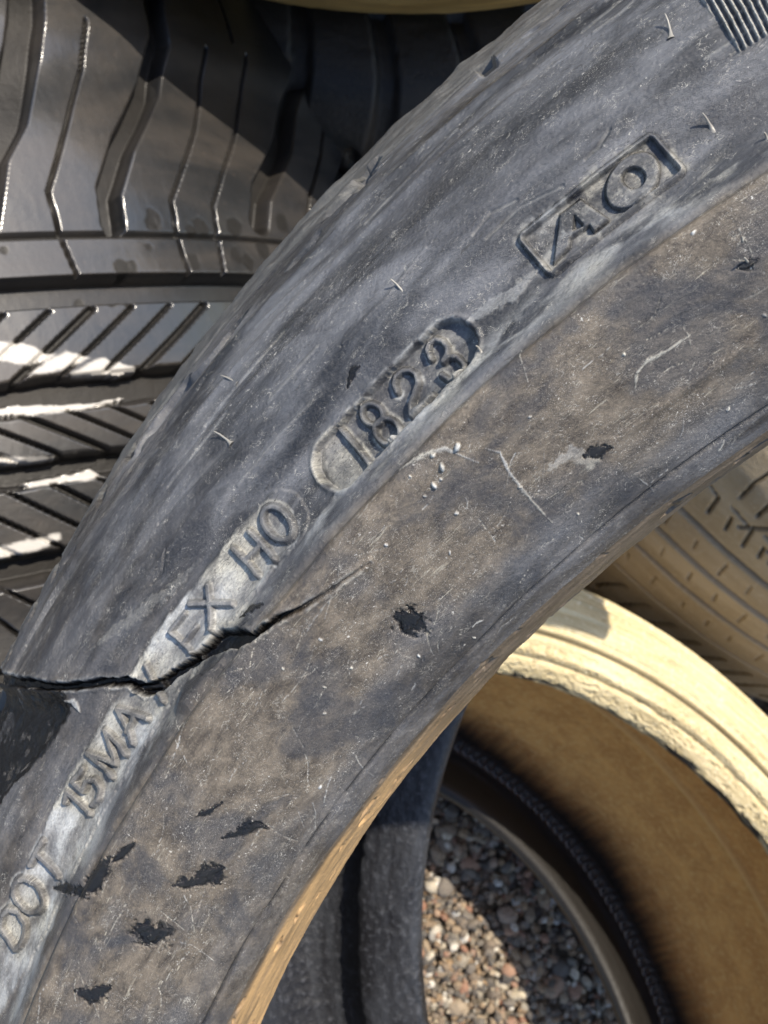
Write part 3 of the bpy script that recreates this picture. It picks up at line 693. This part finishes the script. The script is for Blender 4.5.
TC.D += 0.5 * np.exp(-((H + 2.2) / 1.3) ** 2) * om
circ_groove(TC, -23.5, -15.5, 8, 1.4, 0.35)
circ_groove(TC, -58.0, -49.5, 8, 2.0, 0.8, 1.5)
circ_groove(TC, -81.5, -75.5, 8, 2.0, 0.8, 1.5)
circ_groove(TC, -112, -105, 8, 2.0, 0.8, 1.0); circ_groove(TC, -146, -139, 6, 1.5)
for k_ in range(-6, 16):
    t0 = k_ * 15.0
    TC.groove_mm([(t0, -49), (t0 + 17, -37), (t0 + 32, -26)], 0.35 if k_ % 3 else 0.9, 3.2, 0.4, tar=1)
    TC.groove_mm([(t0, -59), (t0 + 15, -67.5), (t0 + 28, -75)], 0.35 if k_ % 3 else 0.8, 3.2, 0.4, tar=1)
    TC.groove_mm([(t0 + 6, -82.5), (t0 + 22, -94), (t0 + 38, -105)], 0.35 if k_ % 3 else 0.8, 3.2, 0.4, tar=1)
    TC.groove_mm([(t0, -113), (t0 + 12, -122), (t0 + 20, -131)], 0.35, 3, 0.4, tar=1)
TC.D += (0.35 * (fbm(X * 0.02, TC.Y * 0.025, 152, 3) - .5) + 0.12 * (fbm(X * 0.2, TC.Y * 0.08, 153, 4) - .5))
# tar blotches along the thin groove
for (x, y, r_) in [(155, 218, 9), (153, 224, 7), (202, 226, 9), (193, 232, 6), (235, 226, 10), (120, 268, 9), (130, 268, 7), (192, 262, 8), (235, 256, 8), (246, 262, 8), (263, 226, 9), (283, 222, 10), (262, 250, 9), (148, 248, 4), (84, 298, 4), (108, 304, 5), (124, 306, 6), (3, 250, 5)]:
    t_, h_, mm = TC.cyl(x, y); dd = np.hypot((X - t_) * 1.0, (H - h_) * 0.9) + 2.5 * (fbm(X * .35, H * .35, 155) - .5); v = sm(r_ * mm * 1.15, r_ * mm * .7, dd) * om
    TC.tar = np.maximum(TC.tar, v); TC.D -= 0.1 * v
# patches of sunlight painted pale along the rib edges
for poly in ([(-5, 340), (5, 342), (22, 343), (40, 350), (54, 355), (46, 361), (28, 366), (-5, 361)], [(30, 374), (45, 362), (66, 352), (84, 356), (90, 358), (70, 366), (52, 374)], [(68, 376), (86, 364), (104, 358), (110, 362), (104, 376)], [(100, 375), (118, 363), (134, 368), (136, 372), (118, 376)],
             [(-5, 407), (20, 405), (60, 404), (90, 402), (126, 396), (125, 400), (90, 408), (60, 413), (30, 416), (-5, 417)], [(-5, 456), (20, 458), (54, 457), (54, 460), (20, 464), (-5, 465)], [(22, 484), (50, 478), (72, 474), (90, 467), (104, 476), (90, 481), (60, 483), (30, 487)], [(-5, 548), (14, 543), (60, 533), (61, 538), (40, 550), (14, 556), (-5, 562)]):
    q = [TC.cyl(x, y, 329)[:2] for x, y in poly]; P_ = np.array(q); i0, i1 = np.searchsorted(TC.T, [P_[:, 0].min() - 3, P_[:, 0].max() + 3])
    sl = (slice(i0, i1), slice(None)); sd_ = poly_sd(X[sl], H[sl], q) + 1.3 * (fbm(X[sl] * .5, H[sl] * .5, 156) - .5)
    v = sm(0.4, -0.6, sd_) * TC.outer[None, :] * (TC.RR[sl] > 300); TC.D[sl] = np.where(v > 0.3, np.maximum(TC.D[sl], -1.5), TC.D[sl]); TC.tar[sl] *= (1 - v); TC.dust[sl] = np.maximum(TC.dust[sl], v)  # sun patches go into the dust channel
ids = np.where((TC.S >= K[5]) & (TC.S < K[18]), 1, np.where(TC.S < K[5], 2, np.where(TC.S < K[22], 3, 4)))
ids = np.where((TC.S < K[1]), 5, ids)
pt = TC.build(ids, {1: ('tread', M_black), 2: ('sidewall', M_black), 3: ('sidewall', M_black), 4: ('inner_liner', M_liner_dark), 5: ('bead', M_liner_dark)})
rt = thing('grooved_tyre', 'black glossy tyre at upper left showing its grooved tread with curved shoulder slots', 'tyre', tuple(to_world(TC.c)))
finish(rt, pt)

# ------------------------------------------------------------------ cream-dusted lying tyre, lower right
pb = [(241.0, -16), (245.5, -8), (251, -3), (256, -0.6), (262, 1.2), (272, 1.8), (284, -0.5), (293, -5), (300, -14), (309, -32), (318, -60), (322, -110), (318, -165), (306, -200), (290, -222), (262, -226), (246, -218), (239.5, -209), (239, -203), (246, -201), (262, -204), (272, -207), (275.5, -205.5), (279, -200), (288, -178), (293, -140), (293.5, -100), (291, -68), (281, -42), (264, -29), (250, -26), (243, -22)]
TB = Tyre((67.22, -291.35, -448.09), (0.5, 0.37, 0.78), pb, (-800, 800), 1.3, [(0.001, 75.0, 0.6)], R=270.0, cs=1.6)
TB.outer = np.ones(len(TB.S)); TB.out_r = 0
X, Y, H, Rr = TB.X, TB.Y, TB.HH, TB.RR; K = TB.p.key
fr = (TB.S < K[8])[None, :].astype(float)
TB.D += fr * (0.9 * (fbm(X * 0.03, Y * 0.3, 161, 4) - .5) + 0.5 * (fbm(X * .25, Y * .5, 162, 4) - .5))
TB.D -= fr * 3.6 * np.exp(-((Rr - 259.3) / 1.1) ** 2)
TB.tar = np.maximum(TB.tar, fr * 0.85 * np.exp(-((Rr - 259.3) / 1.0) ** 2))
for rr_, am in ((265, 1.4), (275, 1.8), (283, 1.4), (290, 1.8)): TB.D += fr * am * np.exp(-((Rr - rr_) / 0.9) ** 2)
# cracked crust on the near bead
cz = sm(256, 252, Rr) * fr
ck = np.abs(fbm(X * 0.07, Y * 0.35, 163, 4) - .5)
TB.D -= cz * 1.1 * sm(0.035, 0.0, ck); TB.tar = np.maximum(TB.tar, cz * 0.45 * sm(0.022, 0.0, ck))
TB.D += fr * 1.6 * np.exp(-((Rr - 250.5) / 1.5) ** 2) - cz * 1.5 * np.exp(-((Rr - 247.2) / 0.8) ** 2)
TB.D += cz * 0.9 * (fbm(X * .05, Y * .15, 164, 3) - .5)
# worn raised marks, illegible
rs = np.random.default_rng(9)
for rc, t0, t1 in ((269.5, -330, 330), (282, -200, 260)):
    tcur = t0
    while tcur < t1:
        if rs.random() < 0.7:
            wv = rs.uniform(3, 5); v = sm(0.9, 0.3, np.abs(np.abs(X - tcur) - wv / 2)) * sm(3.4, 2.8, np.abs(Rr - rc)) * fr; TB.D += 0.7 * v * rs.uniform(.4, 1)
            v = sm(wv / 2 + .4, wv / 2 - .2, np.abs(X - tcur)) * sm(0.8, 0.2, np.abs(Rr - rc - rs.choice([-2.5, 0, 2.5]))) * fr; TB.D += 0.6 * v
        tcur += rs.uniform(5.5, 8)
# black crust under the bead toe
lipm = ((TB.S > K[31]) | (TB.S < 0.8)).astype(float)[None, :] * np.ones(X.shape)
TB.tar = np.maximum(TB.tar, lipm * sm(0.42, 0.55, fbm(X * .05, Y * .2, 165, 3)))
TB.D += lipm * 2.0 * (fbm(X * .12, Y * .2, 166, 3) - .5)
# liner seam and fine ply ribs
inn = ((TB.S > K[22]) & (TB.S < K[29]))[None, :].astype(float)
Sseam = np.interp(-99, TB.h[(TB.S > K[24]) & (TB.S < K[28])], TB.S[(TB.S > K[24]) & (TB.S < K[28])])
TB.D += inn * 2.6 * np.exp(-((Y - Sseam) / 2.2) ** 2); TB.dust += inn * 1.0 * np.exp(-((Y - Sseam) / 2.4) ** 2)
TB.D += inn * (0.22 * np.sin((X + Y * .35) * 2 * math.pi / 5.2) + 0.5 * (fbm(X * .12, Y * .12, 167, 4) - .5))
rib = ((TB.S > K[20]) & (TB.S < K[23] + 3))[None, :].astype(float)
TB.D += rib * np.exp(-((Rr - 275) / 2.0) ** 2) * (1.4 + 1.1 * np.sin(X * 2 * math.pi / 6.5))
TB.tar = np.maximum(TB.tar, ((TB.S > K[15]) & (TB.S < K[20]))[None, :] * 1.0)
# shade over the far half of the inside painted black, its edge brushed in short strokes
liner_shade = inn * sm(K[24] + 12, K[24] - 22, Y + 7 * (fbm(X * .35, Y * .05, 168, 3) - .5) + 16 * (fbm(X * .01, X * 0, 169, 2) - .5))
TB.tar = np.maximum(TB.tar, liner_shade)
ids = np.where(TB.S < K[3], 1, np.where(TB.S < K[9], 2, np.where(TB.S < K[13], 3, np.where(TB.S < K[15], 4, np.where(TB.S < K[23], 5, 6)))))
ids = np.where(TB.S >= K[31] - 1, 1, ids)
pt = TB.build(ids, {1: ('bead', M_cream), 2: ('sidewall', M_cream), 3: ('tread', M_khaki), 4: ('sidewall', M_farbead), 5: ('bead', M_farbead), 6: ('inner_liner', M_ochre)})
pt[5]['label'] = 'shiny black far bead around the gravel'
rt = thing('dusty_tyre', 'cream-dusted tyre lying at lower right, ochre inside, gravel showing through its hole', 'tyre', tuple(to_world(TB.c - TB.a * 110)))
finish(rt, pt)

# ------------------------------------------------------------------ khaki tyre at the right edge
pe = [(240, 78), (245, 88), (262, 94), (288, 90), (304, 82), (315, 70), (321, 55), (324.5, 36), (325.1, 0), (325.9, -22), (325, -47), (323, -76), (320, -95), (315.2, -124), (305, -150), (288, -168), (262, -174), (246, -168), (240, -158), (250, -154), (285, -154), (302, -125), (310, -60), (312, 0), (308, 40), (298, 66), (280, 78), (255, 78)]
TE = Tyre((395.85, 238.3, -752.0), (0.3, 0.3, 0.9), pe, (-260, 320), 0.9, [(50.0, 330.0, 0.8)], size=1.15)
TE.outer = (TE.S < TE.p.key[15]).astype(float); TE.out_r = 290
for h_ in (0, -22.7, -47): circ_groove(TE, h_ - 1.3, h_ + 1.3, 3.0, 1.0, 0.5)
circ_groove(TE, -77, -75.4, 2.0, 0.8, 0.4)
K = TE.p.key; X, H = TE.X, TE.HH; rs = np.random.default_rng(21)
for p_list in ([(709, 488), (717, 499), (706, 514)], [(731, 509), (751, 532), (741, 548)], [(730, 520), (724, 531)], [(738, 500), (750, 488), (768, 479)], [(755, 519), (768, 508)], [(764, 538), (775, 552), (768, 566)], [(763, 550), (757, 559)]):
    TE.groove(p_list, 2.0, 3.0, 0.5, tar=0.9)
for k_ in range(-14, 20):
    t0 = k_ * 17.0
    for hc in (-12, -35, -61):
        j1, j2, j3 = rs.uniform(-2, 2), rs.uniform(2.5, 5.5), rs.uniform(1.0, 2.8)
        TE.groove_mm([(t0 + hc * .2 + j1, hc + j2), (t0 + 2.5 + hc * .2 + j1, hc - j2)], 0.22, j3, 0.45, tar=0.8)
    TE.groove_mm([(t0 + 3, -90), (t0 - 1, -106), (t0 - 3, -122)], 1.3, 4.0, 1.2, tar=0.8)
    if abs(k_) > 3:
        TE.groove_mm([(t0, 20), (t0 + 8, 34), (t0 + 2, 46)], 0.6, 3, 0.5, tar=0.9); TE.groove_mm([(t0 - 4, 60), (t0 + 8, 80)], 0.6, 3, 0.5, tar=.9)
TE.D += 0.9 * (fbm(X * 0.05, TE.Y * 0.05, 171, 4) - .5)
ids = np.where(TE.S < K[1], 5, np.where(TE.S < K[5], 2, np.where(TE.S < K[13], 1, np.where(TE.S < K[18], 3, 4))))
pt = TE.build(ids, {1: ('tread', M_khaki), 2: ('sidewall', M_khaki), 3: ('sidewall', M_khaki), 4: ('inner_liner', M_liner_dark), 5: ('bead', M_khaki)})
rt = thing('ribbed_tyre', 'khaki dusty tyre at the right edge with fine ribbed tread, behind the cream tyre', 'tyre', tuple(to_world(TE.c)))
finish(rt, pt)

# ------------------------------------------------------------------ olive tyre at the top edge
pd = [(240, -14), (244, -4), (258, 3), (280, 4), (298, -4), (308, -14), (312, -20), (318, -30), (322, -60), (322, -140), (312, -185), (290, -205), (260, -208), (242, -198), (240, -188), (262, -186), (290, -186), (304, -150), (308, -100), (304, -50), (290, -22), (256, -20)]
TD = Tyre((10, 462, -250), (0.0, -0.40, 0.9165), pd, (-600, 600), 2.5, [(0.001, 110.0, 1.2)], R=300.0)
TD.outer = np.ones(len(TD.S)); TD.out_r = 0
TD.D -= 3.0 * np.exp(-((TD.RR - 314) / 1.5) ** 2) * (TD.S < 110)[None, :]; TD.tar += np.exp(-((TD.RR - 314) / 1.5) ** 2) * (TD.S < 110)[None, :]
TD.D += 1.2 * (fbm(TD.X * .08, TD.Y * .12, 181, 3) - .5)
K = TD.p.key
ids = np.where(TD.S < K[2], 5, np.where(TD.S < K[7], 1, np.where(TD.S < K[10], 2, np.where(TD.S < K[14], 3, 4))))
pt = TD.build(ids, {1: ('sidewall', M_olive), 2: ('tread', M_olive), 3: ('sidewall', M_olive), 4: ('inner_liner', M_liner_dark), 5: ('bead', M_olive)})
rt = thing('muddy_tyre', 'olive brown tyre edge showing at the top of the pile above the black tread', 'tyre', tuple(to_world(TD.c)))
finish(rt, pt)

# ------------------------------------------------------------------ dark tyre deep in the pile behind the black tread
ps = [(240, -16), (246, -4), (262, 3), (284, 2), (300, -8), (314, -26), (322, -50), (326, -110), (322, -170), (310, -205), (285, -222), (250, -218), (240, -206), (262, -200), (300, -170), (308, -110), (300, -50), (276, -24), (250, -24)]
TS = Tyre((20, 468, -470), (0.05, -0.1, 1), ps, (-330, 330), 2.0, [(0.001, 300.0, 1.6)], R=326.0)
TS.outer = (TS.S < TS.p.key[10]).astype(float); TS.out_r = 305
for k_ in range(-16, 17): TS.groove_mm([(k_ * 20, -20), (k_ * 20 + 6, -45), (k_ * 20 - 4, -75)], 1.6, 4, 1.2)
circ_groove(TS, -92, -82, 6, 1.5); circ_groove(TS, -136, -126, 6, 1.5)
for k_ in range(-14, 14):
    t0 = k_ * 44.0; v = sm(6.0, 3.6, np.abs(TS.X - t0 - 14 * np.sin((TS.RR - 240) / 32.0))) * (TS.S < 95)[None, :] * (TS.RR > 252); TS.D -= 4.0 * v
TS.D += 0.8 * (fbm(TS.X * .06, TS.Y * .06, 191, 3) - .5)
K = TS.p.key
ids = np.where(TS.S < K[2], 5, np.where(TS.S < K[5], 1, np.where(TS.S < K[9], 2, np.where(TS.S < K[13], 3, 4))))
M_dim = mat_rubber('brown_grey_rubber', (0.014, 0.011, 0.009), (0.034, 0.026, 0.02), (0.06, 0.045, 0.03), 0.02, 0.1, (0.4, 0.6))
pt = TS.build(ids, {1: ('sidewall', M_dim), 2: ('tread', M_dim), 3: ('sidewall', M_dim), 4: ('inner_liner', M_liner_dark), 5: ('bead', M_dim)})
rt = thing('shaded_tyre', 'dim brown tyre in shadow behind the black tread, glimpsed beside the worn sidewall', 'tyre', tuple(to_world(TS.c)))
finish(rt, pt)

# ------------------------------------------------------------------ ground and gravel
kg = NB('packed_grit'); geo = kg.n('ShaderNodeNewGeometry')
n1 = kg.noise(geo.outputs['Position'], 60, 6, 0.7); n2 = kg.noise(geo.outputs['Position'], 400, 4, 0.7)
cg = kg.mix(kg.ramp(n1, 0.35, 0.65), (0.10, 0.085, 0.065), (0.22, 0.19, 0.15))
M_ground = kg.done(cg, 0.9, kg.bump(n2, 0.002, 0.8, kg.bump(n1, 0.004, .6)), 0.2)
def plane(nm, hs, z):
    return mesh_obj(nm, [(-hs, -hs, z), (hs, -hs, z), (hs, hs, z), (-hs, hs, z)], [(0, 1, 2, 3)], M_ground, False)
g = plane('ground', 60, 0.0); g['kind'] = 'structure'
ks = NB('gravel_stones')
oi = ks.n('ShaderNodeAttribute'); oi.attribute_name = 'tone'; geo = ks.n('ShaderNodeNewGeometry')
cr_ = ks.n('ShaderNodeValToRGB'); el = cr_.color_ramp.elements
el[0].color = (0.07, 0.065, 0.06, 1); el[1].color = (0.60, 0.58, 0.54, 1)
for p_, c_ in ((0.25, (0.16, 0.14, 0.12, 1)), (0.5, (0.30, 0.205, 0.12, 1)), (0.68, (0.30, 0.27, 0.22, 1)), (0.8, (0.28, 0.14, 0.09, 1)), (0.9, (0.46, 0.39, 0.28, 1))):
    q_ = el.new(p_); q_.color = c_
ks.l(oi.outputs['Fac'], cr_.inputs[0])
nn = ks.noise(geo.outputs['Position'], 250, 5, 0.7)
cs_ = ks.mix(ks.ramp(nn, 0.4, 0.7, 0, 0.5), cr_.outputs[0], (0.14, 0.12, 0.095))
M_stone = ks.done(cs_, 0.7, ks.bump(nn, 0.0015, 0.6), 0.4)
import bmesh
bm = bmesh.new(); bmesh.ops.create_icosphere(bm, subdivisions=2, radius=1.0)
bm.verts.ensure_lookup_table(); SV = np.array([v.co[:] for v in bm.verts]); SF = np.array([[v.index for v in f.verts] for f in bm.faces]); bm.free()
rs = np.random.default_rng(3); VV, FF, TN = [], [], []; off = 0
def scatter(x0, x1, y0, y1, n, smin, smax, zj):
    global off
    for _ in range(n):
        s_ = smin * (smax / smin) ** (rs.random() ** 1.8)
        sc = s_ * np.array([rs.uniform(.8, 1.25), rs.uniform(.65, 1.0), rs.uniform(.5, .8)])
        v = SV.copy()
        for _k in range(7):
            d = rs.normal(size=3); d /= np.linalg.norm(d); cut = rs.uniform(0.55, 0.9); q = v @ d; v = v - np.outer(np.clip(q - cut, 0, None) * 0.85, d)
        v = v * sc; A = np.linalg.qr(rs.normal(size=(3, 3)))[0]; A = A if rs.random() < .35 else np.array([[math.cos(q0 := rs.uniform(0, 6.28)), -math.sin(q0), 0], [math.sin(q0), math.cos(q0), 0], [0, 0, 1]])
        v = v @ A.T + [rs.uniform(x0, x1), rs.uniform(y0, y1), s_ * 0.35 + rs.random() * zj]
        VV.append(v); FF.append(SF + off); off += len(SV); TN.append(np.full(len(SV), min(1.0, rs.random() ** 1.1)))
scatter(0.0, 0.25, -0.43, -0.15, 900, 0.004, 0.009, 0.005)
scatter(0.19, 0.34, -0.19, -0.05, 260, 0.004, 0.008, 0.004)
bm = bmesh.new(); bmesh.ops.create_icosphere(bm, subdivisions=1, radius=1.0)
bm.verts.ensure_lookup_table(); SV = np.array([v.co[:] for v in bm.verts]); SF = np.array([[v.index for v in f.verts] for f in bm.faces]); bm.free()
scatter(0.0, 0.25, -0.43, -0.15, 9000, 0.0012, 0.0055, 0.009)
scatter(0.19, 0.36, -0.20, -0.03, 3000, 0.0012, 0.005, 0.008)
scatter(-0.7, 0.9, -0.9, 0.8, 2500, 0.004, 0.010, 0.003)
VV = np.concatenate(VV); FF = np.concatenate(FF)
me = bpy.data.meshes.new('gravel'); me.vertices.add(len(VV)); me.vertices.foreach_set('co', VV.astype(np.float32).ravel())
me.loops.add(FF.size); me.loops.foreach_set('vertex_index', FF.astype(np.int32).ravel()); me.polygons.add(len(FF))
me.polygons.foreach_set('loop_start', np.arange(0, FF.size, 3, dtype=np.int32)); me.polygons.foreach_set('loop_total', np.full(len(FF), 3, np.int32))
me.polygons.foreach_set('use_smooth', np.zeros(len(FF), bool)); me.update(calc_edges=True)
at_ = me.attributes.new('tone', 'FLOAT', 'POINT'); at_.data.foreach_set('value', np.concatenate(TN).astype(np.float32))
me.materials.append(M_stone); go = bpy.data.objects.new('gravel', me); COL.objects.link(go)
go['kind'] = 'stuff'; go['label'] = 'loose grey, white and brown gravel stones on the ground'; go['category'] = 'gravel'
